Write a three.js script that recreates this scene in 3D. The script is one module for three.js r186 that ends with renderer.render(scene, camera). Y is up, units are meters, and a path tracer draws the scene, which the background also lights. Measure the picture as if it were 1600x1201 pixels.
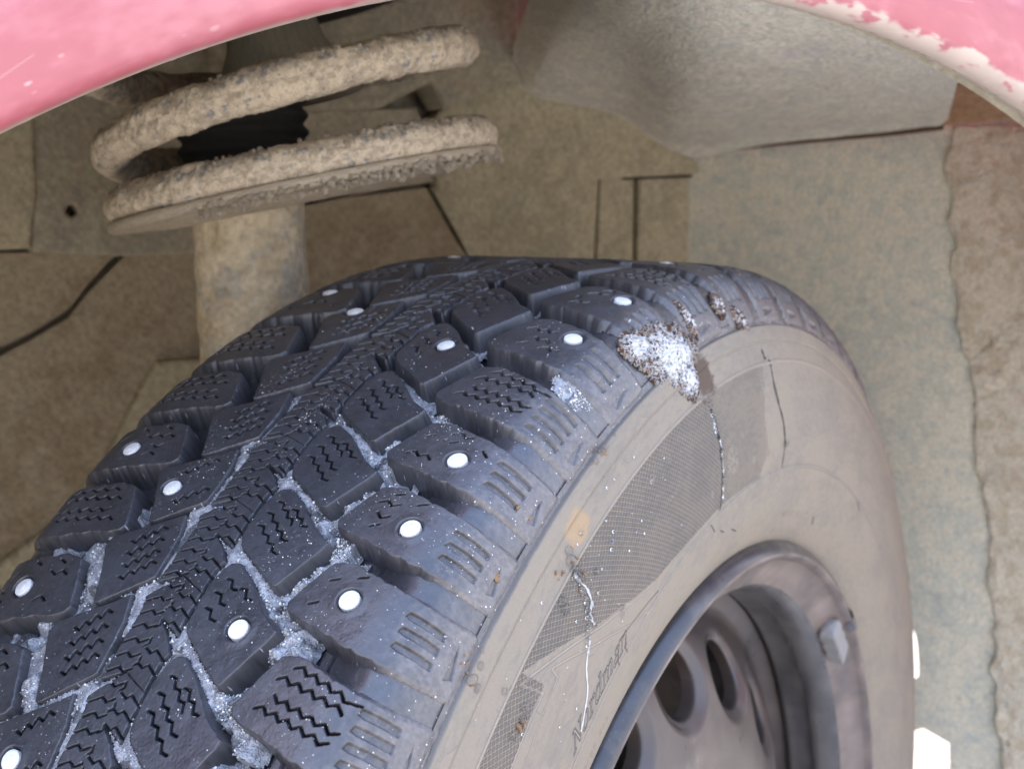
import * as THREE from 'three';
import { mergeGeometries } from 'three/addons/utils/BufferGeometryUtils.js';
import { TessellateModifier } from 'three/addons/modifiers/TessellateModifier.js';

// ---------------------------------------------------------------- camera, sky, sun, exposure
// World: metres, x = out of the car's side, y = up, z = towards the front of the car. The wheel's hub is at (0, .29, 0).
const scene = new THREE.Scene();
const camera = new THREE.PerspectiveCamera(32.687, 1600 / 1201, 0.02, 400);
camera.position.set(0.42022, 0.61992, 0.25551);
camera.lookAt(0.42022 - 0.86094, 0.61992 - 0.15387, 0.25551 - 0.48487);
camera.focus = 0.33; camera.userData.fStop = 22;
const SUN_DIR = new THREE.Vector3(-0.50, 0.60, 0.62).normalize();

const renderer = new THREE.WebGLRenderer({ antialias: true });
renderer.toneMapping = THREE.LinearToneMapping;
renderer.toneMappingExposure = 2.15;
renderer.shadowMap.enabled = true;

{ // hazy bright winter sky: pale at the horizon, blue above, a broad glow round the sun
  const W = 256, H = 128, d = new Float32Array(W * H * 4);
  for (let j = 0; j < H; j++) for (let i = 0; i < W; i++) {
    const el = ((j + 0.5) / H - 0.5) * Math.PI, az = ((i + 0.5) / W - 0.5) * 2 * Math.PI;
    const dir = [Math.cos(el) * Math.cos(az), Math.sin(el), Math.cos(el) * Math.sin(az)];
    const c = Math.max(0, dir[0] * SUN_DIR.x + dir[1] * SUN_DIR.y + dir[2] * SUN_DIR.z);
    const t = Math.pow(Math.max(0, Math.sin(el)), 0.55);
    const glow = 1.1 * Math.pow(c, 4), o = (j * W + i) * 4;
    const hor = [1.02, 0.95, 0.87], zen = [0.58, 0.86, 1.50];
    for (let k = 0; k < 3; k++) d[o + k] = (hor[k] * (1 - t) + zen[k] * t) * 1.0 + glow * [0.92, 0.95, 1][k];
    d[o + 3] = 1;
  }
  const sky = new THREE.DataTexture(d, W, H, THREE.RGBAFormat, THREE.FloatType);
  sky.mapping = THREE.EquirectangularReflectionMapping; sky.magFilter = THREE.LinearFilter; sky.needsUpdate = true;
  scene.background = sky; scene.environment = sky;
}
const sun = new THREE.DirectionalLight(new THREE.Color(1, 0.9, 0.76), 3.6);
sun.position.copy(SUN_DIR).multiplyScalar(6); sun.castShadow = true; sun.shadow.radius = 2;
Object.assign(sun.shadow.camera, { left: -3, right: 3, top: 3, bottom: -3, near: 0.1, far: 20 });
sun.shadow.mapSize.set(2048, 2048);
scene.add(sun, sun.target);

// ---------------------------------------------------------------- helpers
const { sin, cos, PI, min, max, abs, hypot, floor, sqrt, pow, atan2 } = Math;
const clamp = (x, a = 0, b = 1) => (x < a ? a : x > b ? b : x);
const sstep = (a, b, x) => { const t = clamp((x - a) / (b - a)); return t * t * (3 - 2 * t); };
const lerp = (a, b, t) => a + (b - a) * t;
let seedState = 12345;
const rnd = () => { seedState = (seedState + 0x6d2b79f5) | 0; let t = Math.imul(seedState ^ (seedState >>> 15), 1 | seedState); t = (t + Math.imul(t ^ (t >>> 7), 61 | t)) ^ t; return ((t ^ (t >>> 14)) >>> 0) / 4294967296; };
const h2 = (x, y) => { let n = Math.imul(x, 374761393) + Math.imul(y, 668265263); n = Math.imul(n ^ (n >>> 13), 1274126177); return ((n ^ (n >>> 16)) >>> 0) / 4294967296; };
function noise(x, y, px = 0, py = px) {
  let xi = floor(x), yi = floor(y); const fx = x - xi, fy = y - yi, u = fx * fx * (3 - 2 * fx), v = fy * fy * (3 - 2 * fy);
  let x1 = xi + 1, y1 = yi + 1;
  if (px) { xi = ((xi % px) + px) % px; x1 = ((x1 % px) + px) % px; yi = ((yi % py) + py) % py; y1 = ((y1 % py) + py) % py; }
  return lerp(lerp(h2(xi, yi), h2(x1, yi), u), lerp(h2(xi, y1), h2(x1, y1), u), v);
}
function fbm(x, y, oct = 4, px = 0, py = px) { let s = 0, a = 0.5, n = 0; for (let i = 0; i < oct; i++) { s += a * noise(x + i * 17.3 * (px ? 0 : 1), y + i * 9.1 * (px ? 0 : 1), px, py); n += a; a *= 0.5; x *= 2; y *= 2; px *= 2; py *= 2; } return s / n; }
const toS = (c) => 255 * (c <= 0.0031308 ? 12.92 * c : 1.055 * pow(c, 1 / 2.4) - 0.055);
function dataTex(w, h, n, fn, srgb, repeat = true) {
  const d = new Uint8Array(w * h * 4);
  const out = [0, 0, 0];
  for (let y = 0; y < h; y++) for (let x = 0; x < w; x++) {
    fn(x, y, out); const o = (y * w + x) * 4;
    for (let k = 0; k < 3; k++) { const c = n === 1 ? out[0] : out[k]; d[o + k] = srgb ? toS(clamp(c)) : 255 * clamp(c); }
    d[o + 3] = 255;
  }
  const t = new THREE.DataTexture(d, w, h); if (srgb) t.colorSpace = THREE.SRGBColorSpace;
  t.magFilter = THREE.LinearFilter; t.minFilter = THREE.LinearMipmapLinearFilter; t.generateMipmaps = true;
  if (repeat) t.wrapS = t.wrapT = THREE.RepeatWrapping;
  t.needsUpdate = true; return t;
}
const mix3 = (o, a, b, t) => { for (let k = 0; k < 3; k++) o[k] = lerp(a[k], b[k], t); };
function geo(pos, idx, uv, col) {
  const g = new THREE.BufferGeometry();
  g.setAttribute('position', new THREE.BufferAttribute(new Float32Array(pos), 3));
  if (uv) g.setAttribute('uv', new THREE.BufferAttribute(new Float32Array(uv), 2));
  if (col) g.setAttribute('color', new THREE.BufferAttribute(new Float32Array(col), 3));
  g.setIndex(new THREE.BufferAttribute(new Uint32Array(idx), 1)); g.computeVertexNormals(); return g;
}
function grid(nu, nv, f, closedU = false) { // f(u, v) -> [x, y, z, tu, tv], u and v in 0..1
  const pos = [], uv = [], idx = [];
  for (let j = 0; j <= nv; j++) for (let i = 0; i <= nu; i++) { const p = f(i / nu, j / nv); pos.push(p[0], p[1], p[2]); uv.push(p[3] ?? 0, p[4] ?? 0); }
  for (let j = 0; j < nv; j++) for (let i = 0; i < nu; i++) { const a = j * (nu + 1) + i, b = a + 1, c = a + nu + 1, d = c + 1; idx.push(a, b, d, a, d, c); }
  return geo(pos, idx, uv);
}
function part(name, g, m, parent, kind) { const o = new THREE.Mesh(g, m); o.name = name; o.castShadow = o.receiveShadow = true; if (kind) o.userData.kind = kind; parent.add(o); return o; }
function thing(name, label, category, pos, turn = 0) { const o = new THREE.Group(); o.name = name; o.position.set(...pos); o.rotation.y = turn; o.userData = { label, category }; scene.add(o); return o; }

// ---------------------------------------------------------------- materials
const std = (o) => new THREE.MeshStandardMaterial(o);
const T = 1024;
const specks = (x, y, cell, p, thr, r) => { // sparse round specks on a periodic lattice, 0..1
  const cx = floor(x / cell), cy = floor(y / cell), n = p / cell; let best = 0;
  for (let j = -1; j <= 1; j++) for (let i = -1; i <= 1; i++) {
    const gx = ((cx + i) % n + n) % n, gy = ((cy + j) % n + n) % n;
    if (h2(gx + 91, gy + 17) > thr) continue;
    const sx = (cx + i + h2(gx, gy)) * cell, sy = (cy + j + h2(gx + 5, gy + 3)) * cell, rr = r * (0.4 + 0.9 * h2(gx + 2, gy + 8));
    best = max(best, clamp((rr - hypot(x - sx, y - sy)) * 1.5 + 0.5));
  }
  return best;
};
const rubberCol = dataTex(T, T, 3, (x, y, o) => {
  const n = fbm(x / 64, y / 64, 5, 16), f = fbm(x / 8, y / 8, 3, 128);
  const b = 0.85 + 0.35 * (n - 0.5) + 0.5 * (f - 0.5);
  o[0] = b * 0.96; o[1] = b * 0.96; o[2] = b;
  const s = specks(x, y, 16, T, 0.13, 1.5); for (let k = 0; k < 3; k++) o[k] = o[k] * 0.09 + s * 0.5 * [0.95, 0.97, 1][k]; // scaled up by the vertex colours
}, true);
const rubberRough = dataTex(T, T, 1, (x, y, o) => { o[0] = 0.33 + 0.27 * fbm(x / 128, y / 128, 5, 8) + 0.12 * (fbm(x / 4, y / 4, 2, 256) - 0.5); }, false);
const rubberBump = dataTex(T, T, 1, (x, y, o) => { o[0] = 0.6 * fbm(x / 6, y / 6, 3, 170.6667 | 0) + 0.4 * fbm(x / 40, y / 40, 4, 25) + 0.4 * specks(x, y, 16, T, 0.13, 1.5); }, false);
const RUB = { roughnessMap: rubberRough, roughness: 1, bumpMap: rubberBump, bumpScale: 0.00013 };
const M = {
  tread: new THREE.MeshPhysicalMaterial({ ...RUB, map: rubberCol, vertexColors: true, ior: 1.75 }),
  base: std({ ...RUB, map: rubberCol, color: new THREE.Color(0.30, 0.32, 0.37), roughness: 0.55 }),
};
// dried road mud over grey undercoat: several tones of one pattern
function mudTex(cs, seed) {
  return dataTex(T, T, 3, (x, y, o) => {
    const a = fbm(x / 128 + seed, y / 128, 6, 8), b = fbm(x / 32, y / 32 + seed, 5, 32), c = fbm(x / 6, y / 6, 3, 170), s = fbm(x / 200, y / 60, 4, 5, 17);
    mix3(o, cs[0], cs[1], sstep(0.40, 0.60, b * 0.8 + a * 0.2)); 
    const t2 = sstep(0.53, 0.66, a * 0.25 + s * 0.25 + .5 * fbm(x / 22 + seed, y / 22, 4, 46)); mix3(o, o.slice(), cs[2], t2 * 0.65); 
    const g = 0.72 + 0.56 * c; for (let k = 0; k < 3; k++) o[k] *= g;
  }, true);
}
const mudBump = dataTex(T, T, 1, (x, y, o) => { o[0] = 0.5 * fbm(x / 48, y / 48, 5, 21) + 0.5 * fbm(x / 8, y / 8, 3, 128); }, false);
const mud = (cs, seed, bump = 0.0012, r = 0.92) => std({ map: mudTex(cs, seed), bumpMap: mudBump, bumpScale: bump, roughness: r });
M.wet = new THREE.MeshPhysicalMaterial({ ...RUB, map: rubberCol, vertexColors: true, ior: 1.6, clearcoat: .8, clearcoatRoughness: .22 });
M.wallPale = mud([[0.42, 0.36, 0.235], [0.36, 0.31, 0.20], [0.34, 0.30, 0.21]], 0);
M.wallTower = mud([[0.36, 0.315, 0.225], [0.31, 0.275, 0.20], [0.36, 0.295, 0.205]], 3);  // darker than the rear panel: light falloff on this wall is in the colour
M.wallBrownShade = mud([[0.34, 0.275, 0.18], [0.29, 0.225, 0.14], [0.36, 0.30, 0.205]], 7);  // brown mud, lowered further: shade of the left wall put into its tone
M.rear = mud([[0.60, 0.55, 0.43], [0.52, 0.505, 0.41], [0.42, 0.43, 0.38]], 11);
M.roof = mud([[0.64, 0.585, 0.475], [0.58, 0.545, 0.45], [0.56, 0.495, 0.45]], 15);
M.crust = mud([[0.57, 0.505, 0.39], [0.47, 0.395, 0.285], [0.53, 0.495, 0.40]], 19, 0.002);
M.coil = mud([[0.55, 0.455, 0.33], [0.40, 0.325, 0.235], [0.11, 0.14, 0.17]], 23, 0.0006);
M.seat = mud([[0.52, 0.44, 0.33], [0.43, 0.35, 0.25], [0.32, 0.26, 0.2]], 27, 0.0005);
M.tube = mud([[0.54, 0.45, 0.31], [0.44, 0.355, 0.23], [0.34, 0.32, 0.27]], 31, 0.002);
M.seamShade = std({ color: new THREE.Color(0.09, 0.045, 0.02), roughness: 0.95, bumpMap: mudBump, bumpScale: 0.001 });  // dark tone painted in for the shadow line under the roof edge
M.dark = std({ color: new THREE.Color(0.03, 0.026, 0.022), roughness: 0.9, bumpMap: mudBump, bumpScale: 0.001 });

// ---------------------------------------------------------------- tyre: profile and tread coordinates
// v = millimetres along the outside profile from the middle of the tread (outer sidewall positive), k = block pitch count, th = angle from the top towards the front
const CP = [[0, .3008], [.03, .3006], [.05, .3003], [.060, .299], [.067, .295], [.072, .288], [.0757, .2785], [.0797, .2667], [.0823, .255], [.0836, .242], [.0836, .23], [.0806, .214], [.075, .202], [.0705, .195]];
const PV = [], PX = [], PR = [], NX = [], NR = [];
{
  const Q = [[2 * CP[0][0] - CP[1][0], CP[1][1]], ...CP, [2 * CP[13][0] - CP[12][0], 2 * CP[13][1] - CP[12][1]]], P = [];
  for (let i = 1; i < Q.length - 2; i++) for (let s = 0; s < 24; s++) {
    const t = s / 24, [a, b, c, d] = [Q[i - 1], Q[i], Q[i + 1], Q[i + 2]];
    P.push([0, 1].map((k) => 0.5 * (2 * b[k] + (c[k] - a[k]) * t + (2 * a[k] - 5 * b[k] + 4 * c[k] - d[k]) * t * t + (3 * b[k] - a[k] - 3 * c[k] + d[k]) * t * t * t)));
  }
  P.push(CP[13]);
  const full = [...P.slice(1).reverse().map(([x, r]) => [-x, r]), ...P];
  let acc = 0; full.forEach(([x, r], i) => { if (i) acc += hypot(x - full[i - 1][0], r - full[i - 1][1]) * 1000; PV.push(acc); PX.push(x); PR.push(r); });
  const mid = PV[P.length - 1]; PV.forEach((_, i) => { PV[i] -= mid; });
  full.forEach((_, i) => { const a = max(0, i - 1), b = min(full.length - 1, i + 1), dx = PX[b] - PX[a], dr = PR[b] - PR[a], l = hypot(dx, dr); NX.push(-dr / l); NR.push(dx / l); });
}
const at = (v) => { let a = 0, b = PV.length - 1; if (v <= PV[0]) b = 1; else if (v >= PV[b]) a = b - 1; else while (b - a > 1) { const m = (a + b) >> 1; if (PV[m] > v) b = m; else a = m; } const t = (v - PV[a]) / (PV[b] - PV[a]); return [lerp(PX[a], PX[b], t), lerp(PR[a], PR[b], t), lerp(NX[a], NX[b], t), lerp(NR[a], NR[b], t)]; };
function surf(v, th, h, out = []) { const [x, r, nx, nr] = at(v), R = r + nr * h * 0.001; out[0] = x + nx * h * 0.001; out[1] = R * cos(th); out[2] = R * sin(th); return out; }
function surfN(v, th) { const [, , nx, nr] = at(v); return new THREE.Vector3(nx, nr * cos(th), nr * sin(th)); }
const KT = [1.2, 1.0895, .9930, .8977, .8021, .7085, .6225, .5376, .4491, .3475, .2344, .1243, .012, -.088, -.186, -.284, -.382, -.480, -.578, -.676, -.774], K0 = -5;
function thOf(k) { const f = clamp(k - K0, 0, KT.length - 1.0001), i = floor(f), t = f - i, g = (j) => KT[clamp(j, 0, KT.length - 1)], a = i ? g(i - 1) : 2 * g(0) - g(1), b = g(i), c = g(i + 1), d = g(i + 2); return 0.5 * (2 * b + (c - a) * t + (2 * a - 5 * b + 4 * c - d) * t * t + (3 * b - a - 3 * c + d) * t * t * t); }
function kOf(th) { let a = K0, b = K0 + KT.length - 1; for (let i = 0; i < 24; i++) { const m = (a + b) / 2; if (thOf(m) > th) a = m; else b = m; } return (a + b) / 2; }
const PM = 28.3; // millimetres per pitch, for block-local distances
const shoulderDust = (w, n, n2) => clamp(sstep(55, 82, w + 14 * (n2 - .5) + 9 * (n - .5))) * (.75 + .5 * (n - .5));
const depth = (v) => { const w = abs(v + 1.3); return w < 50 ? 8.2 : w < 75 ? lerp(8.2, .8, pow(sstep(44, 75, w), .8)) : lerp(.8, .5, sstep(75, 85, w)); };

const wheel = thing('studded_wheel', 'black studded winter tyre on a black steel rim, turned outwards under the pink wheel arch', 'wheel', [0, 0.29, 0], PI / 6);

// occupancy of the tread by blocks, for the slush that lies in the grooves
const OV0 = -92, OK0 = -4.2, OS = 0.5, OW = 368, OH = 840, OCC = new Float32Array(OW * OH).fill(-9);
const occAt = (v, k) => { const i = Math.round((v - OV0) / OS), j = Math.round((k - OK0) * PM / OS); return i < 0 || j < 0 || i >= OW || j >= OH ? 9 : OCC[j * OW + i]; };

const segDist = (px, py, a, b) => { const dx = b[0] - a[0], dy = b[1] - a[1], t = clamp(((px - a[0]) * dx + (py - a[1]) * dy) / (dx * dx + dy * dy + 1e-12)); return hypot(px - a[0] - t * dx, py - a[1] - t * dy); };
function sdPoly(px, py, P) { let d = 1e9, inside = false; for (let i = 0, j = P.length - 1; i < P.length; j = i++) { d = min(d, segDist(px, py, P[i], P[j])); if ((P[i][1] > py) !== (P[j][1] > py) && px < (P[j][0] - P[i][0]) * (py - P[i][1]) / (P[j][1] - P[i][1]) + P[i][0]) inside = !inside; } return inside ? d : -d; }

function block(outline, opt, k0) { // outline and sipes in [v mm, k relative to k0]
  const P = outline.map(([v, k]) => [v, k * PM]), S = (opt.sipes || []).map((s) => s.map(([v, k]) => [v, k * PM]));
  const slots = (opt.slots || []).map((s) => s.map(([v, k]) => [v, k * PM])), studs = (opt.studs || []).map(([v, k]) => [v, k * PM]);
  const segs = []; for (const s of S) for (let i = 0; i + 1 < s.length; i++) segs.push([s[i], s[i + 1], min(s[i][0], s[i + 1][0]) - 1, max(s[i][0], s[i + 1][0]) + 1, min(s[i][1], s[i + 1][1]) - 1, max(s[i][1], s[i + 1][1]) + 1]);
  const wall = opt.wall ?? 1.5, g = k0 > 8.5 ? 0.7 : k0 > 4.5 ? 0.5 : k0 > 2.5 ? 0.32 : k0 > -2.5 ? 0.22 : 0.3, seed = k0 * 7.31 + outline[0][0];
  let v0 = 1e9, v1 = -1e9, s0 = 1e9, s1 = -1e9; for (const [v, s] of P) { v0 = min(v0, v); v1 = max(v1, v); s0 = min(s0, s); s1 = max(s1, s); }
  v0 -= wall + 0.6; v1 += wall + 0.6; s0 -= wall + 0.6; s1 += wall + 0.6;
  const nu = Math.ceil((v1 - v0) / g), nv = Math.ceil((s1 - s0) / g), id = new Int32Array((nu + 1) * (nv + 1)).fill(-1), pos = [], uv = [], col = [], idx = [], p = [];
  for (let j = 0; j <= nv; j++) for (let i = 0; i <= nu; i++) {
    const v = v0 + i * g, s = s0 + j * g, kk = k0 + s / PM;
    const rip = opt.ripple ? opt.ripple(v, s) : 0;
    let sd = sdPoly(v, s, P) + rip + 0.25 * (noise(v * 0.8 + seed, s * 0.8) - 0.5);
    const oi = Math.round((v - OV0) / OS), oj = Math.round((kk - OK0) * PM / OS);
    if (oi >= 0 && oj >= 0 && oi < OW && oj < OH) OCC[oj * OW + oi] = max(OCC[oj * OW + oi], sd);
    if (sd < -wall - 0.45) continue;
    const t = clamp((sd + wall) / wall), D = depth(v);
    let top = t < 0.8 ? t * 1.08 : 0.864 + 0.136 * (1 - pow(1 - (t - 0.8) / 0.2, 1.6));
    let h = -D * (1 - min(1, top)) - (sd < -wall ? 0.4 : 0), mark = 0;
    if (sd > -0.2) {
      let ds = 9; for (const q of segs) if (v > q[2] && v < q[3] && s > q[4] && s < q[5]) ds = min(ds, segDist(v, s, q[0], q[1]));
      const hw = (opt.sipeW ?? 0.17) + 0.14 * (noise(v * 1.3 + 40, s * 1.3 + seed) - 0.3); if (ds < hw + 0.14) { const q = 1 - sstep(hw - 0.10, hw + 0.14, ds); h -= q * (opt.sipeDepth ?? 4.5); mark = max(mark, q); }
      for (const sl of slots) { const e = sdPoly(v, s, sl); if (e > -0.25) h -= sstep(-0.25, 0.25, e) * (opt.slotDepth ?? 1.1); }
      for (const st of studs) { const e = hypot(v - st[0], s - st[1]); if (e < 3.6) h -= 1.6 * (1 - sstep(3.0, 3.5, e)); else if (e < 6) h += 0.25 * sstep(6, 3.6, e); }
      h += 0.16 * (noise(v * 0.35 + seed, s * 0.35) - 0.5);
    }
    surf(v, thOf(kk), h, p);
    id[j * (nu + 1) + i] = pos.length / 3; pos.push(p[0], p[1], p[2]); uv.push(v / 110, (s + k0 * PM) / 110);
    // worn tread is clean black rubber; the flanks and the shoulder, which never touch the road, carry grey-brown dust in patches
    const n = fbm(v * 0.9 + seed, s * 0.9, 3), n2 = fbm(v * 0.22 + 9, (s + k0 * PM) * 0.22, 3);
    const w = abs(v + 1.3), flank = t < 0.9 ? 0.55 + 0.3 * (n - 0.5) : 0;
    const wear = sstep(30, 50, w) * (v > 0 ? 1 : .3) * (.6 + .9 * (n2 - .25));
    const dust = max(wear * .20, flank * 0.22, shoulderDust(w, n, n2));
    for (let q = 0; q < 3; q++) col.push(lerp([0.42, 0.445, 0.55][q], [2.3, 2.05, 1.85][q], dust));
  }
  for (let j = 0; j < nv; j++) for (let i = 0; i < nu; i++) { const a = id[j * (nu + 1) + i], b = id[j * (nu + 1) + i + 1], c = id[(j + 1) * (nu + 1) + i], d = id[(j + 1) * (nu + 1) + i + 1]; if (a < 0 || b < 0 || c < 0 || d < 0) continue; idx.push(a, d, b, a, c, d); }
  return geo(pos, idx, uv, col);
}
// outlines read off the nearest blocks
const S_OUT = [[33, .02], [36.5, .3], [39.8, .53], [44, .56], [47.7, .535], [52.4, .475], [58, .42], [65, .375], [73, .355], [83.5, .42], [83.5, -.24], [73, -.29], [64, -.30], [59, -.287], [54, -.262], [48.4, -.2], [42, -.135], [37.4, -.10], [34, -.05]];
const D_OUT = [[10.2, .30], [12.6, .315], [18.8, .167], [27.5, -.13], [34.2, -.27], [33.6, -.36], [26.6, -.84], [25, -.84], [16, -.635], [9.2, -.47], [7.6, -.36], [7.3, .05], [8.6, .22]];
const E_OUT = [[-14.7, -.23], [-12.2, -.5], [-11.4, -.72], [-11.2, -1.0], [-12.5, -1.05], [-24.2, -1.37], [-25.8, -1.38], [-28.7, -1.13], [-34.5, -.76], [-34, -.66], [-28.4, -.535], [-20, -.36]];
const mirror = (o, dv, dk) => o.map(([v, k]) => [-v + dv, k + dk]);
const F_OUT = mirror(S_OUT, 0.4, 0.5).reverse();
const C_OUT = [[-2.1, -.935], [6.3, -1.06], [6.1, -.9], [6.2, -.8], [7.4, -.69], [3.7, -.535], [-.6, -.42], [-.4, -.395], [6.5, -.515], [6.2, -.3], [6.3, -.065], [-2.1, .06], [-6.3, -.07], [-10.0, -.22], [-8.8, -.33], [-8.8, -.6], [-8.8, -.83], [-9.2, -1.045], [-2.3, -.925]];
const zig = (v, k, n, dv1, dk1, dv2, dk2) => { const o = [[v, k]]; for (let i = 0; i < n; i++) { const [a, b] = o[o.length - 1]; o.push(i % 2 ? [a + dv2, b + dk2] : [a + dv1, b + dk1]); } return o; };
function sSipes(stud, j) {
  const rows = [[...zig(44.5, .45, 8, 2.3, .03, 1.7, -.068), [64.9, .315]], zig(41.3, .33, 10, 2.2, .035, 1.8, -.062), zig(42.6, .20, 10, 1.8, -.064, 2.2, .034), zig(39.0, .05, 11, 2.2, .035, 1.8, -.062)];
  if (!stud) return rows;
  const keep = [];
  rows.forEach((r, a) => { // around a stud only short pieces of the pattern are cut
    let cur = [];
    r.forEach((p, i) => { const d = hypot(p[0] - stud[0], (p[1] - stud[1]) * PM), drop = d < 6.5 || (h2(i >> 1, a * 7 + j * 3) < 0.45); if (drop) { if (cur.length > 1) keep.push(cur); cur = []; } else cur.push(p); });
    if (cur.length > 1) keep.push(cur);
  });
  return keep;
}
const slotRow = (ks) => ks.map((k) => [[64.6, k - .02], [65.3, k + .036], [75.8, k + .036], [75.8, k - .036], [66.5, k - .036]]);
const tri = [[80.4, .22], [80.2, -.12], [82.5, -.07]];
const sRipple = (v, s) => (v > 42 && v < 66 ? 0.5 * pow(abs(sin(v * PI / 6.2)), 0.7) - 0.35 : 0) ;
const fRipple = (v, s) => sRipple(-v + 0.4, s);
const dSipes = [zig(11.4, .13, 6, 2.0, -.005, .9, -.085), zig(10.4, -.03, 7, 2.2, -.012, .9, -.085), zig(10.2, -.20, 7, 2.1, -.010, 1.0, -.085), zig(17.2, .06, 5, 2.0, -.005, .9, -.085)];
const eSipes = [0, .15, .30, .44].map((d, i) => zig(-26.8 + 1.3 * i, -.66 - d * 0.95, 7, 2.1, -.017, -.3 + .6, .095));
const cSipes = [];
for (let i = 1; i < 7; i++) { if (i !== 3) cSipes.push([[-.6, -.40 - .143 * 0 + .143 * i - .57 + .0], [1.8, -1.01 + .143 * i], [3.1, -.97 + .143 * i], [7, -1.05 + .143 * i]]); }
for (let i = 0; i < 7; i++) cSipes.push([[-10, -1.0 + .143 * i], [-5.4, -.905 + .143 * i], [-3.6, -.94 + .143 * i], [-1.4, -.895 + .143 * i]]);
for (let i = 0; i < 5; i++) cSipes.push([[-1.4, -.86 + .19 * i], [-.2, -.83 + .19 * i], [-.6, -.78 + .19 * i]]);

const STUD_S = { 0: [49.3, .17], 1: [54.2, .08], 2: [54.6, .05], 4: [57.7, .24], 5: [58.2, .22], 7: [44, .2], '-2': [52, .1] };
const STUD_D = { 0: [23.3, -.33], 4: [20.7, -.13], 8: [14, -.2] };
const STUD_E = { 2: [-26.5, -.91], 5: [-27, -.55], '-1': [-24, -.9] };
const STUD_F = { 1: [-52.9, .57], '-1': [-53.4, .61], 4: [-50, .93], 6: [-42, .95] };
const studGeo = new THREE.LatheGeometry([[0.0001, .62], [.8, .60], [1.15, .52], [1.3, .40], [2.0, .36], [2.5, .26], [2.74, .02], [2.75, -2.2]].map(([a, b]) => new THREE.Vector2(a * .001, b * .001)), 28);
const studMat = std({ color: new THREE.Color(0.95, 0.95, 0.95), metalness: 0.15, roughness: 0.5, bumpMap: mudBump, bumpScale: 0.0002 });
function addStud(v, k, parent) {
  const th = thOf(k), n = surfN(v, th), o = part('stud', studGeo, studMat, parent), q = new THREE.Quaternion().setFromUnitVectors(new THREE.Vector3(0, 1, 0), n.clone().add(new THREE.Vector3((h2(v * 9 | 0, 3) - .5) * .12, 0, (h2(v * 9 | 0, 5) - .5) * .12)).normalize());
  o.position.set(...surf(v, th, -0.15)); o.quaternion.copy(q);
}
for (let j = -3; j <= 13; j++) {
  const st = STUD_S[j], b = block(S_OUT, { sipes: sSipes(st, j), slots: [...slotRow(st ? [.21, .055, -.10] : [.27, .125, -.02, -.165]), tri], studs: st ? [st] : [], ripple: sRipple }, j);
  const o = part('tread_block', b, M.tread, wheel); if (st) addStud(st[0], j + st[1], o);
  const sd = STUD_D[j], near = (z) => !sd || z.every(([v, k]) => hypot(v - sd[0], (k - sd[1]) * PM) > 5), d = part('tread_block', block(D_OUT, { sipes: dSipes.map((z) => (sd ? z.slice(0, 4) : z)).filter(near), studs: sd ? [sd] : [] }, j), M.tread, wheel); if (sd) addStud(sd[0], j + sd[1], d);
  part('tread_block', block(C_OUT, { sipes: cSipes, wall: 0.8, sipeW: .12, sipeDepth: 3 }, j), M.tread, wheel);
  const se = STUD_E[j], nearE = (z) => !se || z.every(([v, k]) => hypot(v - se[0], (k - se[1]) * PM) > 4.5), e = part('tread_block', block(E_OUT, { sipes: eSipes.filter(nearE), studs: se ? [se] : [], wall: 1.1 }, j), M.tread, wheel); if (se) addStud(se[0], j + se[1], e);
  const sf = STUD_F[j], f = part('tread_block', block(F_OUT, { sipes: sSipes(sf && [-sf[0] + .4, sf[1] - .5], j + 20).map((s) => mirror(s, .4, .5)), slots: slotRow([.23, .1, -.03, -.16]).map((s) => mirror(s, .4, .5)), studs: sf ? [sf] : [], ripple: fRipple }, j), M.tread, wheel); if (sf) addStud(sf[0], j + sf[1], f);
}
// carcass under the blocks; round the hidden rest of the wheel it stands as high as the block tops
{
  const ths = []; for (let i = 0; i < 620; i++) ths.push(lerp(-0.82, 1.2, i / 620)); for (let i = 0; i <= 120; i++) ths.push(lerp(1.2, 2 * PI - 0.82, i / 120));
  part('tread_base', grid(ths.length - 1, 150, (a, b) => {
    const i = Math.round(a * (ths.length - 1)), th = ths[i], v = lerp(-87, 87, b), far = sstep(1.08, 1.12, th) * (1 - sstep(2 * PI - .82, 2 * PI - .80, th));
    const p = surf(v, th, -depth(v) * (1 - far) - 0.15 + 0.35 * (noise(v * .4, th * 120) - .5)); return [p[0], p[1], p[2], v / 110, th * 300 / 110];
  }), M.wet, wheel);
  const tb = wheel.children[wheel.children.length - 1].geometry, cl = [], nt = ths.length;
  for (let j = 0; j <= 150; j++) for (let i = 0; i < nt; i++) { const v = lerp(-87, 87, j / 150), s = ths[i] * 285, d = shoulderDust(abs(v + 1.3) - 2, fbm(v * .9 + 5, s * .9 + 400, 3), fbm(v * .22 + 9, s * .22 + 300, 3)); for (let q = 0; q < 3; q++) cl.push(lerp([.36, .39, .48][q], [1.9, 1.7, 1.55][q], d * .8)); }
  tb.setAttribute('color', new THREE.BufferAttribute(new Float32Array(cl), 3));
}
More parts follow.
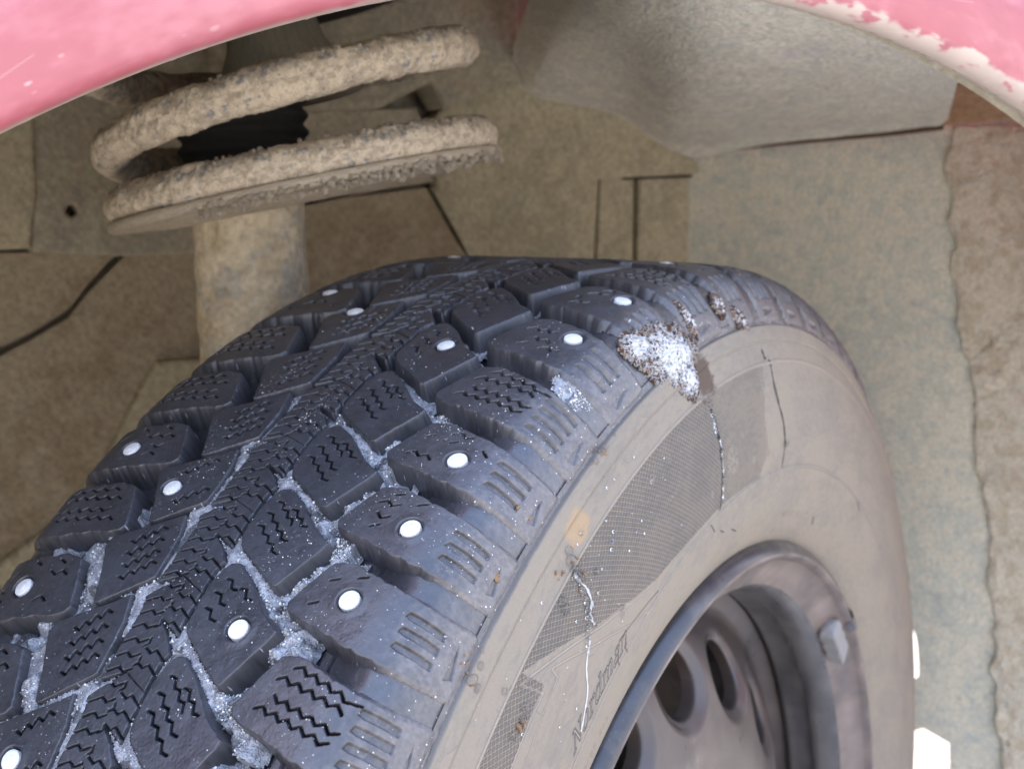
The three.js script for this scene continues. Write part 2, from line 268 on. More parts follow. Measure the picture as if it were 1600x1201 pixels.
// ---------------------------------------------------------------- sidewall, with its texture laid out in (angle, profile)
const TW = 2048, TH = 704, V0 = 84, V1 = 176, UA = -1.1, UB = 0, UC = 1.7; // a = -th
const uOf = (a) => (a < UA ? 0.7 * 0 : a < UB ? 0.7 * (a - UA) / (UB - UA) : a < UC ? 0.7 + 0.27 * (a - UB) / (UC - UB) : 0.97 + 0.03 * clamp((a - UC) / 0.6));
const aOf = (u) => (u < 0.7 ? lerp(UA, UB, u / 0.7) : u < 0.97 ? lerp(UB, UC, (u - 0.7) / 0.27) : UC + 0.6 * (u - 0.97) / 0.03);
{
  const cv = document.createElement('canvas'); cv.width = TW; cv.height = TH; const g = cv.getContext('2d');
  const X = (th) => uOf(-th) * TW, Y = (v) => (v - V0) / (V1 - V0) * TH, MX = 0.7 * TW / (1.1 * 245), MY = TH / (V1 - V0);
  g.fillStyle = '#000'; g.fillRect(0, 0, TW, TH);
  const poly = (pts) => { g.beginPath(); pts.forEach(([v, th], i) => g[i ? 'lineTo' : 'moveTo'](X(th), Y(v))); };
  // red: the hatched field; green: raised lines and lettering; blue: cut lines and scratches
  g.globalCompositeOperation = 'lighter';
  g.fillStyle = '#f00'; poly([[100.9, .6627], [118.2, .5518], [121.8, .5259], [128.7, .4618], [133.9, .3967], [136.3, .3168], [137.5, .2464], [137.6, .1773], [138.6, .0873], [138.8, .02], [132, -.02], [118, 0.0], [100.6, -.02]]); for (let t = 0; t <= 40; t++) g.lineTo(X(lerp(-.02, .6627, t / 40)), Y(100.4)); g.fill();
  poly([[100.9, .6627], [110.7, .6504], [110.5, .6803], [111.4, .7251], [111.3, .80], [113, 1.0], [100.4, 1.0]]); for (let t = 0; t <= 20; t++) g.lineTo(X(lerp(1, .6627, t / 20)), Y(100.4)); g.fill();
  g.strokeStyle = '#0a0'; g.lineWidth = 0.9 * MX;
  const stroke = (pts) => { poly(pts); g.stroke(); };
  const arc = (v, w) => { g.lineWidth = w * MY; g.beginPath(); g.moveTo(0, Y(v)); g.lineTo(TW, Y(v)); g.stroke(); };
  arc(100.2, 1.0); arc(139.6, .6); arc(92.2, .5);
  g.lineWidth = 0.8 * MX; stroke([[110.5, .6317], [122.2, .565], [136.9, .4654], [142.1, .4032]]); stroke([[110.5, .6317], [114.3, .6311], [115.1, .6763], [117.6, .76]]);
  g.lineWidth = 1.0 * MX; stroke([[102.5, .672], [118.8, .5575], [122.4, .531], [129.2, .467], [134.4, .40]]); stroke([[102.5, .672], [111.7, .6575], [111.4, .69], [112.3, .8]]);
  // script lettering, its tail drawn out to the right
  g.fillStyle = '#0c0'; g.save(); g.translate(X(.668), Y(138.6)); g.scale(MX, MY * 1.0); g.font = 'italic 9px serif'; g.scale(1.0, 1); g.transform(1, 0, -0.25, 1, 0, 0); g.fillText('Nordman', 0, 0); g.restore();
  g.strokeStyle = '#00c'; g.save(); g.translate(X(.668), Y(138.6)); g.scale(MX, MY); g.font = 'italic 9px serif'; g.transform(1, 0, -0.25, 1, 0, 0); g.lineWidth = 0.42; g.strokeText('Nordman', 0, 0); g.restore();
  g.lineWidth = .45 * MX; stroke([[139.3, .53], [132.9, .516], [138.7, .397]]); stroke([[135.6, .50], [139.8, .507]]);
  g.fillStyle = '#00a'; const small = (s, th, v, size, al = '#00a') => { g.fillStyle = al; [...s].forEach((ch, i) => { g.save(); const a = -th + i * size * .62 / 240; g.translate(uOf(a) * TW, Y(v)); const sx = a < 0 ? MX : 0.27 * TW / (1.7 * 245); g.scale(sx, MY); g.font = `${size}px sans-serif`; g.fillText(ch, 0, 0); g.restore(); }); };
  small('185/65 R15', .68, 150.5, 4, '#006'); small('MAX LOAD 560 kg', -.16, 160, 3.4, '#007'); small('MAX PRESS 340 kPa', -.16, 167, 3.4, '#007');
  // snowflake
  g.strokeStyle = '#0a0'; g.save(); g.translate(X(.1265), Y(125.8)); g.scale(MX, MY); g.lineWidth = 1.0; for (let i = 0; i < 6; i++) { g.rotate(PI / 3); g.beginPath(); g.moveTo(0, 0); g.lineTo(0, -5.4); g.moveTo(-1.8, -4.4); g.lineTo(0, -2.7); g.lineTo(1.8, -4.4); g.stroke(); } g.restore();
  g.fillStyle = '#0a0'; for (const [v, th, r] of [[130.6, .2063, 1.5], [120.2, .0874, .9], [131.1, .0466, 1.6]]) { g.save(); g.translate(X(th), Y(v)); g.scale(MX, MY); g.beginPath(); g.arc(0, 0, r, 0, 7); g.fill(); g.restore(); }
  // wear marks
  g.strokeStyle = '#00e'; g.lineWidth = .5 * MX; for (const s of [[[139.5, .2212], [144.5, .20]], [[146.6, .175], [149, .155]], [[151, .12], [154, .09]], [[158, -.35], [161, -.37]], [[140, -.55], [142, -.58]]]) stroke(s);
  for (let i = 0; i < 60; i++) { g.strokeStyle = `rgba(0,0,255,${0.15 + 0.25 * rnd()})`; g.lineWidth = .2 * MX; const v = lerp(88, 150, rnd()), th = lerp(-1.2, .9, rnd()), l = 0.02 * rnd(); stroke([[v, th], [v + lerp(-3, 3, rnd()), th + l]]); }
  const px = g.getImageData(0, 0, TW, TH).data;
  const dustN = new Float32Array(TW * TH), hatch = new Float32Array(TW * TH);
  for (let y = 0; y < TH; y++) { const v = V0 + (V1 - V0) * y / TH; for (let x = 0; x < TW; x++) { const a = aOf(x / TW), s = -a * 245, o = y * TW + x; dustN[o] = 0.55 * fbm(v * .09 + 50, s * .05 + 50, 4) + 0.45 * fbm(v * .8, s * .35, 3);
    const qa = (18.5 * v + 16.4 * s) / 24.7 / 1.32, qb = (13.2 * v - 8.7 * s) / 15.8 / 1.3, fa = abs(qa - floor(qa) - .5) * 2, fb = abs(qb - floor(qb) - .5) * 2;
    hatch[o] = max(sstep(.62, .82, fa), sstep(.62, .82, fb)); } }
  const flip = (t) => { t.flipY = true; t.wrapS = t.wrapT = THREE.ClampToEdgeWrapping; return t; };
  const DUST = [0.268, 0.222, 0.167], DUST2 = [0.236, 0.201, 0.157], DARK = [0.075, 0.07, 0.068];
  const colT = flip(dataTex(TW, TH, 3, (x, y, o) => {
    const i = y * TW + x, p = i * 4, r = px[p] / 255, gr = px[p + 1] / 200, b = px[p + 2] / 255, n = dustN[i], v = V0 + (V1 - V0) * y / TH;
    mix3(o, DUST, DUST2, sstep(.42, .6, n));
    const worn = sstep(.58, .78, n) * .14 + sstep(86.9, 86.0, v + 1.2 * (n - .5)) * 0.62; mix3(o, o.slice(), DARK, worn);
    if (r > .4) mix3(o, o.slice(), [0.115, 0.098, 0.085], (1 - hatch[i]) * .9 * (0.75 + .5 * (n - .3)) * lerp(1, .28, sstep(.19, .13, -aOf(x / TW) + .05 * (n - .5))) * sstep(-.03, .06, -aOf(x / TW) + .08 * (n - .5)));
    mix3(o, o.slice(), [.44, .37, .30], clamp(gr) * .35); { const th = -aOf(x / TW), st = sstep(.1, .45, 1 - hypot((v - 95) / 9, (th - .165) / .035) + .9 * (n - .45)); mix3(o, o.slice(), [.075, .045, .028], st * .85); const s2 = sstep(.1, .4, 1 - hypot((v - 94) / 6, (th - .50) / .03) + .8 * (n - .45)); mix3(o, o.slice(), [.42, .27, .13], s2 * .6); } mix3(o, o.slice(), [.05, .05, .058], clamp(b) * .9);  // orange patch: sun glow beside the drops painted into the colour
    const f = 0.9 + .2 * h2(x, y); for (let k = 0; k < 3; k++) o[k] *= f;
  }, true, false));
  const bumpT = flip(dataTex(TW, TH, 1, (x, y, o) => { const i = y * TW + x, p = i * 4, r = px[p] / 255; o[0] = .45 + (r > .4 ? -.22 + .34 * hatch[i] : 0) + .3 * clamp(px[p + 1] / 200) - .3 * px[p + 2] / 255 + .12 * (dustN[i] - .5); }, false, false));
  const rghT = flip(dataTex(512, TH, 1, (x, y, o) => { const v = V0 + (V1 - V0) * y / TH; o[0] = lerp(.3, .82, sstep(85.8, 86.8, v)); }, false, false));
  const mat = std({ map: colT, bumpMap: bumpT, bumpScale: 0.0014, roughness: 1, roughnessMap: rghT });
  const as = []; for (let i = 0; i < 420; i++) as.push(lerp(-1.1, 0, i / 420)); for (let i = 0; i < 260; i++) as.push(lerp(0, 1.7, i / 260)); for (let i = 0; i <= 90; i++) as.push(lerp(1.7, 2 * PI - 1.1, i / 90));
  const dv = (v) => -.9 * sstep(83.4, 84.2, v) * (1 - sstep(85.6, 86.6, v)) + 0.55 * sstep(86, 86.8, v) * (1 - sstep(91.6, 92.4, v)) + .5 * sstep(99.4, 99.9, v) * (1 - sstep(100.5, 101, v)) + 0.8 * sstep(138.6, 139.6, v);
  part('sidewall', grid(as.length - 1, 190, (s, t) => { const a = as[Math.round(s * (as.length - 1))], v = lerp(83.6, 175.05, pow(t, 1.25)), p = surf(v, -a, dv(v)); return [p[0], p[1], p[2], clamp(uOf(a), 0, .999), 1 - (v - V0) / (V1 - V0)]; }), mat, wheel);
}
part('inner_sidewall', grid(180, 50, (s, t) => { const v = lerp(-175, -84, t), p = surf(v, s * 2 * PI, 0); return [p[0], p[1], p[2], v / 110, s * 17]; }), M.base, wheel);

// ---------------------------------------------------------------- rim
const paintRough = dataTex(512, 512, 1, (x, y, o) => { o[0] = 0.22 + 0.3 * fbm(x / 40, y / 40, 5, 12) + 0.25 * specks(x, y, 8, 512, .25, 1.2); }, false);
const paintCol = dataTex(512, 512, 3, (x, y, o) => { const s = specks(x, y, 8, 512, .3, 1.0), n = fbm(x / 64, y / 64, 5, 8); mix3(o, [.022, .022, .028], [.19, .16, .135], clamp(s * .45 + .22 * sstep(.52, .8, n))); }, true);
M.rim = new THREE.MeshPhysicalMaterial({ map: paintCol, roughnessMap: paintRough, roughness: 1, clearcoat: .6, clearcoatRoughness: .2 });
M.lip = std({ map: dataTex(512, 512, 3, (x, y, o) => { const n = fbm(x / 64, y / 64, 5, 8), s = specks(x, y, 8, 512, .3, 1.2); mix3(o, [.10, .083, .075], [.25, .19, .16], clamp(n * 1.3 - .25 + s * .3)); }, true), roughnessMap: paintRough, roughness: 1.2 });
M.rimBarrel = new THREE.MeshPhysicalMaterial({ clearcoat: .6, clearcoatRoughness: .22, map: dataTex(512, 512, 3, (x, y, o) => { const n = fbm(x / 64, y / 64, 5, 8), s = specks(x, y, 8, 512, .3, 1.2); mix3(o, [.040, .036, .037], [.11, .095, .088], clamp(n * 1.3 - .3 + s * .3)); }, true), roughnessMap: paintRough, roughness: .95 });
M.rimDusty = new THREE.MeshPhysicalMaterial({ clearcoat: .5, clearcoatRoughness: .3, map: dataTex(512, 512, 3, (x, y, o) => { const n = fbm(x / 64, y / 64, 5, 8), s = specks(x, y, 8, 512, .3, 1.2); mix3(o, [.040, .031, .028], [.10, .075, .062], clamp(n * 1.2 - .2 + s * .3)); }, true), roughnessMap: paintRough, roughness: 1 });
const lathe = (pts, seg, uvs = 12) => { // points [x, r] along the axle
  let L = 0; const acc = pts.map((p, i) => (L += i ? hypot(p[0] - pts[i - 1][0], p[1] - pts[i - 1][1]) : 0));
  return grid(seg, pts.length - 1, (s, t) => { const i = Math.round(t * (pts.length - 1)), th = s * 2 * PI; return [pts[i][0], pts[i][1] * cos(th), pts[i][1] * sin(th), s * uvs * 1.0, acc[i] / .1]; });
};
const smooth = (P, n = 6) => { const o = [], Q = [P[0], ...P, P[P.length - 1]]; for (let i = 1; i < Q.length - 2; i++) for (let s = 0; s < n; s++) { const t = s / n, [a, b, c, d] = [Q[i - 1], Q[i], Q[i + 1], Q[i + 2]]; o.push([0, 1].map((k) => 0.5 * (2 * b[k] + (c[k] - a[k]) * t + (2 * a[k] - 5 * b[k] + 4 * c[k] - d[k]) * t * t + (3 * b[k] - a[k] - 3 * c[k] + d[k]) * t * t * t))); } o.push(P[P.length - 1]); return o; };
part('rim_flange', lathe(smooth([[.0690, .1915], [.0697, .1955], [.0717, .1972], [.0745, .1968], [.0768, .1948], [.0778, .1930]]), 256, 14), M.rim, wheel);
part('rim_lip', lathe(smooth([[.0778, .1930], [.0780, .1921], [.0775, .1914], [.0762, .1906], [.0740, .1896], [.0712, .1868], [.0688, .1828], [.0660, .1790]]), 256, 14), M.lip, wheel);
part('rim_shoulder', lathe(smooth([[.0660, .1790], [.0640, .1772], [.0610, .1755], [.0570, .1742], [.0545, .1742], [.0535, .1752]]), 256, 14), M.rimBarrel, wheel);
part('rim_barrel', lathe(smooth([[.0537, .1750], [.0520, .1758], [.0460, .1752], [.0415, .1748], [.0400, .1790], [.0375, .1800], [.0350, .1660], [.0250, .1580], [.0, .1560], [-.05, .1600], [-.07, .175], [-.075, .19], [-.083, .193]]), 256, 14), M.rimBarrel, wheel);
{ // pressed steel disc with a ring of round vent holes
  const NH = 17, a0 = -4.6 * PI / 180, RH = .1405, cen = [], prof = smooth([[.03, .034], [.055, .036], [.072, .042], [.085, .053], [.098, .0575], [.112, .0585], [.126, .0550], [.1405, .0500], [.152, .0435], [.160, .0385], [.165, .0360], [.169, .0362], [.1755, .039]], 6);
  for (let i = 0; i < NH; i++) cen.push(a0 + i * 2 * PI / NH);
  const HT = .0165, HR = .0135, hx = (r) => { for (let i = 1; i < prof.length; i++) if (r <= prof[i][0]) return lerp(prof[i - 1][1], prof[i][1], clamp((r - prof[i - 1][0]) / (prof[i][0] - prof[i - 1][0]))); return prof[prof.length - 1][1]; };
  const hole = (r, a) => { let e = 9; for (const c of cen) { let d = a - c; d -= Math.round(d / (2 * PI)) * 2 * PI; e = min(e, hypot(d * RH / HT, (r - RH) / HR)); } return e; };
  const X = (r, a) => hx(r) - .0025 * sstep(1.4, 1.0, hole(r, a));
  const na = 1020, nr = 130, pos = [], uv = [], idx = [];
  for (let j = 0; j <= nr; j++) for (let i = 0; i <= na; i++) { const r = lerp(.03, .1755, j / nr), a = i / na * 2 * PI; pos.push(X(r, a), r * cos(a), r * sin(a)); uv.push(r * cos(a) / .12, r * sin(a) / .12); }
  for (let j = 0; j < nr; j++) for (let i = 0; i < na; i++) { const r = lerp(.03, .1755, (j + .5) / nr), a = (i + .5) / na * 2 * PI; if (hole(r, a) < 1.06) continue; const q = j * (na + 1) + i; idx.push(q, q + 1, q + na + 2, q, q + na + 2, q + na + 1); }
  const disc = part('wheel_disc', geo(pos, idx, uv), M.rimDusty, wheel);
  const rims = cen.map((c) => grid(72, 8, (s, t) => { const q = s * 2 * PI, e = t < .6 ? lerp(1.16, .985, sin(t / .6 * PI / 2)) : .985, a = c + e * HT / RH * cos(q), r = RH + e * HR * sin(q), d = t < .6 ? .0003 - .0016 * pow(t / .6, 3) : lerp(-.0013, -.006, (t - .6) / .4); return [X(r, a) + d, r * cos(a), r * sin(a), r * cos(a) / .12, r * sin(a) / .12]; }));
  for (const g of rims) part('vent_hole', g, M.rimDusty, disc);
}
{ // clip-on balance weight on the flange
  const g = grid(48, 40, (s, t) => { const th = lerp(-.905, -.755, s), q = t * 2 * PI, e = pow(abs(cos(q)), .22) * Math.sign(cos(q)), f = pow(abs(sin(q)), .22) * Math.sign(sin(q)), end = pow(1 - pow(abs(s * 2 - 1), 14), .5) * (1 - .14 * (Math.exp(-pow((s - .36) * 22, 2)) + Math.exp(-pow((s - .66) * 22, 2)))), r = .1825 + .0052 * e * end, x = .0715 + .004 * f * end; return [x, r * cos(th), r * sin(th), s, t]; });
  part('wheel_weight', g, std({ color: new THREE.Color(.30, .29, .28), roughness: .55, metalness: .3, bumpMap: mudBump, bumpScale: .0004 }), wheel);
  part('weight_clip', grid(10, 10, (s, t) => { const th = lerp(-.85, -.81, s), p = [[.0758, .1895], [.0792, .1925], [.0775, .1965], [.0745, .1985]], f = t * 3, i = min(2, floor(f)); const x = lerp(p[i][0], p[i + 1][0], f - i), r = lerp(p[i][1], p[i + 1][1], f - i); return [x, r * cos(th), r * sin(th), s, t]; }), M.rim, wheel);
}
part('brake_disc', lathe([[.012, .02], [.012, .124], [.010, .126], [-.010, .126], [-.012, .124], [-.012, .02]], 96), std({ color: new THREE.Color(.10, .075, .055), roughness: .8, metalness: .2 }), wheel);

// ---------------------------------------------------------------- strut and coil spring
const strut = thing('suspension_strut', 'mud caked coil spring and strut tube standing behind the tyre at left', 'suspension strut', [-.112, .616, .082]);
{
  const L = new THREE.Vector3(-.491, 0, .871), A = new THREE.Vector3(-.86, 0, -.485); // image left, away from the viewer
  const a = new THREE.Vector3(0, 1, 0).addScaledVector(L, .205).addScaledVector(A, .012).normalize();
  const e1 = L.clone().addScaledVector(a, -L.dot(a)).normalize(), e2 = new THREE.Vector3().crossVectors(e1, a).normalize(); if (e2.dot(A) > 0) e2.negate(); // e2 faces the viewer
  const O = L.clone().multiplyScalar(-.0255), Q = (r, ph, h, out = new THREE.Vector3()) => out.copy(O).addScaledVector(e1, r * cos(ph)).addScaledVector(e2, r * sin(ph)).addScaledVector(a, h);
  const hOf = (ph) => (ph < PI ? .0 : ph < 2 * PI ? .019 * sstep(PI * .9, 2.15 * PI, ph) * 1.05 : .02 + (ph - 2 * PI) * .0165 / PI);
  const RC = .0735, rw = .0071;
  const coil = (p0, p1, seed, mudAmt) => grid(Math.round((p1 - p0) * 130), 40, (s, t) => {
    const ph = lerp(p0, p1, s), q = t * 2 * PI, arc = ph * RC * 1000, ci = cos(q), si = sin(q);
    const cap = pow(clamp(1 - pow(clamp(1 - (ph - p0) / .09), 2)), .5);
    const n = fbm(arc * .32 + seed, (q < PI ? q : 2 * PI - q) * 2.6 + seed, 4), f = fbm(arc * 1.3, (q < PI ? q : 2 * PI - q) * 8 + 7, 3);
    const big = fbm(arc * .06 + seed, (q < PI ? q : 2 * PI - q) * .9 + 3, 3), m = mudAmt * (sstep(.36, .62, n * .6 + big * .4) * .0010 * (.5 + .7 * sstep(.4, .65, big)) + (f - .5) * .0010 * sstep(.35, .6, n)), r = (rw + m) * cap;
    const rr = RC + ci * r, c = Q(rr, ph, hOf(ph) + .0072 + si * r); return [c.x, c.y, c.z, arc / 70, t * .7];
  });
  part('coil_spring', coil(-.12, 6.2 * PI, 3, 1), M.coil, strut);
  const crumbs = []; // loose crumbs of mud lying on the coils and hanging on the seat's rim
  for (let i = 0; i < 900; i++) {
    const onRim = rnd() < .35, ph = onRim ? lerp(1.2, 3.0, rnd()) : (rnd() < .5 ? lerp(.2, 3.2, rnd()) : lerp(6.4, 9.4, rnd())), s = (.0004 + .0011 * pow(rnd(), 3)) * (onRim ? 1.25 : 1), g = new THREE.IcosahedronGeometry(s, 0);
    const q = lerp(.5, 2.6, rnd()), c = onRim ? Q(.0812 + .0008 * rnd(), ph, -.0008 - .0045 * pow(rnd(), 1.6)) : Q(RC + cos(q) * (rw + .0004), ph, hOf(ph) + .0072 + sin(q) * (rw + .0006));
    g.rotateX(rnd() * 6).rotateY(rnd() * 6).scale(1, .7 + .5 * rnd(), 1).translate(c.x, c.y, c.z); crumbs.push(g);
  }
  part('mud_crumbs', mergeGeometries(crumbs), M.coil, strut, 'stuff');
  const ring = (pts, seg = 160, amp = 0) => grid(seg, pts.length - 1, (s, t) => { const i = Math.round(t * (pts.length - 1)), ph = s * 2 * PI, n = amp * (fbm(ph * 18, i * .8, 3) - .4), c = Q(pts[i][0] + n, ph, pts[i][1] - n); return [c.x, c.y, c.z, ph * 1.1, i * .06]; });
  part('spring_seat', ring(smooth([[.020, -.0034], [.05, -.0030], [.062, -.0022], [.068, -.0008], [.0745, -.0002], [.0800, .0020], [.0815, .0010], [.0816, -.0014], [.0802, -.0022], [.076, -.0026], [.066, -.0032], [.06, -.0042], [.045, -.0050], [.020, -.0054]], 4), 200, .0006), M.seat, strut);
  const tubeAxis = new THREE.Vector3(0, 1, 0).addScaledVector(L, .045).addScaledVector(A, .05).normalize();
  const tb1 = L.clone().addScaledVector(tubeAxis, -L.dot(tubeAxis)).normalize(), tb2 = new THREE.Vector3().crossVectors(tb1, tubeAxis);
  const tube = (r, h0, h1, amp, seed) => grid(96, 90, (s, t) => { const ph = s * 2 * PI, h = lerp(h0, h1, t), n = amp * (fbm(cos(ph) * 4 + 20 + seed, sin(ph) * 4 + h * 160 + 20, 4) - .4), c = new THREE.Vector3().addScaledVector(tubeAxis, h).addScaledVector(tb1, (r + n) * cos(ph)).addScaledVector(tb2, (r + n) * sin(ph)); return [c.x, c.y, c.z, s * .42, h / .35]; });
  part('strut_tube', tube(.0230, -.42, -.006, .0022, 0), M.tube, strut);
  part('dust_boot', grid(64, 60, (s, t) => { const ph = s * 2 * PI, h = lerp(-.006, .036, t), r = .0265 + .0012 * sin(h * 900), c = new THREE.Vector3().addScaledVector(tubeAxis, h).addScaledVector(tb1, r * cos(ph) * .98).addScaledVector(tb2, r * sin(ph)); return [c.x, c.y, c.z, s, t]; }), M.dark, strut);
  part('bump_stop_cup', ring([[.001, .037], [.030, .036], [.0305, .038], [.0300, .040], [.027, .046], [.02, .06], [.012, .1], [.001, .1]], 64), M.wallTower, strut);
  part('upper_spring_seat', ring([[.01, .078], [.055, .076], [.066, .074], [.070, .077], [.070, .082], [.074, .083], [.0755, .087], [.073, .09], [.06, .094], [.01, .1]], 96), M.dark, strut);
}

// ---------------------------------------------------------------- car body: wheel housing and fender
const car = thing('car_body', 'dull red car body with its muddy wheel housing above the tyre', 'car body', [0, 0, 0]);
const plate = (name, pts, mat, d, off, bev = .0012, hole, uvs = .35) => { // a pressed sheet on the inner wall, pts [z, y]
  const sh = new THREE.Shape(pts.map(([z, y]) => new THREE.Vector2(-z, y))); if (hole) { const h = new THREE.Path(); h.absarc(-hole[0], hole[1], hole[2], 0, 2 * PI, true); sh.holes.push(h); }
  const g = new THREE.ExtrudeGeometry(sh, { depth: d, bevelEnabled: true, bevelThickness: bev, bevelSize: bev, bevelSegments: 3, curveSegments: 24 }), p = g.attributes.position, uv = [];
  for (let i = 0; i < p.count; i++) { const z = -p.getX(i), y = p.getY(i), x = -.27 + off + p.getZ(i); p.setXYZ(i, x, y, z); uv.push(z / uvs, y / uvs); }
  g.setAttribute('uv', new THREE.BufferAttribute(new Float32Array(uv), 2)); g.computeVertexNormals(); part(name, g, mat, car);
};
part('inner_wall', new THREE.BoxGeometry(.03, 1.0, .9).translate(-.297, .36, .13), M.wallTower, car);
plate('wall_panel', [[.14, .661], [.143, .587], [.104, .584], [.058, .585], [.054, .673], [.06, .76], [.14, .76]], M.wallTower, .012, .002, .002, [.125, .605, .0047]);
plate('wall_panel', [[.192, .584], [.139, .584], [.111, .584], [.099, .588], [.118, .569], [.128, .557], [.147, .546], [.196, .525]], M.wallBrownShade, .006, .002);
plate('wall_panel', [[.196, .517], [.147, .540], [.127, .551], [.117, .563], [.095, .584], [.057, .584], [.059, .528], [.086, .526], [.093, .517], [.127, .456], [.166, .431], [.203, .406]], M.wallBrownShade, .006, .002);
plate('wall_panel', [[.084, .524], [.053, .525], [.04, .44], [.04, .32], [.12, .30], [.207, .30], [.203, .404], [.166, .429], [.125, .454], [.09, .515]], M.wallPale, .009, .003, .003);
plate('wall_panel', [[.2, .644], [.143, .661], [.144, .614], [.148, .59], [.2, .589]], M.wallPale, .012, .004, .003);
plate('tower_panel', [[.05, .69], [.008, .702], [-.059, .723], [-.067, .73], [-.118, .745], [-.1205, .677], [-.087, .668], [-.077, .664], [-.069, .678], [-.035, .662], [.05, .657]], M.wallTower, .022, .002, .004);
plate('bracket_panel', [[-.090, .665], [-.127, .675], [-.144, .666], [-.206, .658], [-.245, .637], [-.267, .625], [-.192, .623], [-.116, .619], [-.079, .616], [-.076, .653]], M.wallPale, .010, .003, .002);
plate('wall_panel', [[.05, .600], [-.004, .607], [-.072, .615], [-.090, .586], [-.100, .572], [-.10, .45], [.03, .44]], M.wallBrownShade, .005, .002);
plate('wall_panel', [[-.077, .615], [-.116, .617], [-.188, .621], [-.185, .565], [-.18, .45], [-.106, .45], [-.105, .568], [-.095, .587]], M.wallPale, .006, .002);
plate('wall_panel', [[-.193, .621], [-.216, .622], [-.216, .564], [-.21, .45], [-.188, .45], [-.191, .565]], M.wallPale, .0035, .002);
plate('wall_panel', [[-.221, .623], [-.262, .625], [-.262, .45], [-.219, .45]], M.wallPale, .006, .002);
plate('wall_panel', [[.05, .653], [-.066, .659], [-.071, .649], [-.076, .62], [.05, .604]], M.wallTower, .006, .002);
{ // rear bulkhead of the housing: vertical, running outwards and back
  const ux = .17 / .2081, uz = -.12 / .2081, to = (s, y, d) => [-.27 + ux * s - uz * d, y, -.25 + uz * s + ux * d];
  const sheet = (name, pts, mat, d, off, bev, hole, amp) => {
    const sh = new THREE.Shape(pts.map(([s, y]) => new THREE.Vector2(s, y))); if (hole) sh.holes.push(new THREE.Path(new THREE.SplineCurve([...hole, hole[0]].map(([s, y]) => new THREE.Vector2(s, y))).getPoints(40)));
    let g = new THREE.ExtrudeGeometry(sh, { depth: d, bevelEnabled: true, bevelThickness: bev, bevelSize: bev, bevelSegments: 3 }); if (amp) g = new TessellateModifier(.006, 7).modify(g);
    const p = g.attributes.position, uv = [];
    for (let i = 0; i < p.count; i++) { const s = p.getX(i), y = p.getY(i), z = p.getZ(i), w = amp ? amp * (fbm(s * 90 + 30, y * 90, 4) - .5) * (z > d * .4 ? 1 : 0) : 0; p.setXYZ(i, ...to(s, y, off + z + w)); uv.push(s / .17, y / .17); }
    g.setAttribute('uv', new THREE.BufferAttribute(new Float32Array(uv), 2)); g.deleteAttribute('normal');
    if (amp) { const q = new Map(), idx = [], pos = [], u2 = []; for (let i = 0; i < p.count; i++) { const k = `${Math.round(p.getX(i) * 1e5)},${Math.round(p.getY(i) * 1e5)},${Math.round(p.getZ(i) * 1e5)}`; if (!q.has(k)) { q.set(k, pos.length / 3); pos.push(p.getX(i), p.getY(i), p.getZ(i)); u2.push(uv[2 * i], uv[2 * i + 1]); } idx.push(q.get(k)); } g = geo(pos, idx, u2); } else g.computeVertexNormals();
    return part(name, g, mat, car);
  };
  sheet('rear_panel', [[-.02, .634], [0, .636], [.09, .646], [.169, .651], [.216, .655], [.30, .659], [.32, .2], [.30, .1], [.197, .1], [.195, .175], [.1885, .275], [.172, .282], [.148, .271], [-.02, .227]], M.rear, .004, -.006, .001, [[.150, .3435], [.161, .345], [.165, .338], [.1672, .32], [.1668, .3135], [.163, .310], [.152, .309]]);
  const crustEdge = []; for (let i = 0; i <= 110; i++) { const t = i / 110; crustEdge.push([lerp(.172, .236, pow(t, 1.2)) + .014 * (fbm(t * 9 + 3, 2, 3) - .5) + .006 * (fbm(t * 60, 7, 2) - .5), lerp(.6495, .20, t)]); }
  sheet('mud_crust', [...crustEdge, [.32, .20], [.30, .655], [.21, .650]], M.crust, .0015, .0005, .001, null, .007);
  const back = sheet('housing_pocket', [[.16, .645], [.36, .645], [.36, .95], [.16, .95]], M.wallBrownShade, .003, -.05, .001);
}
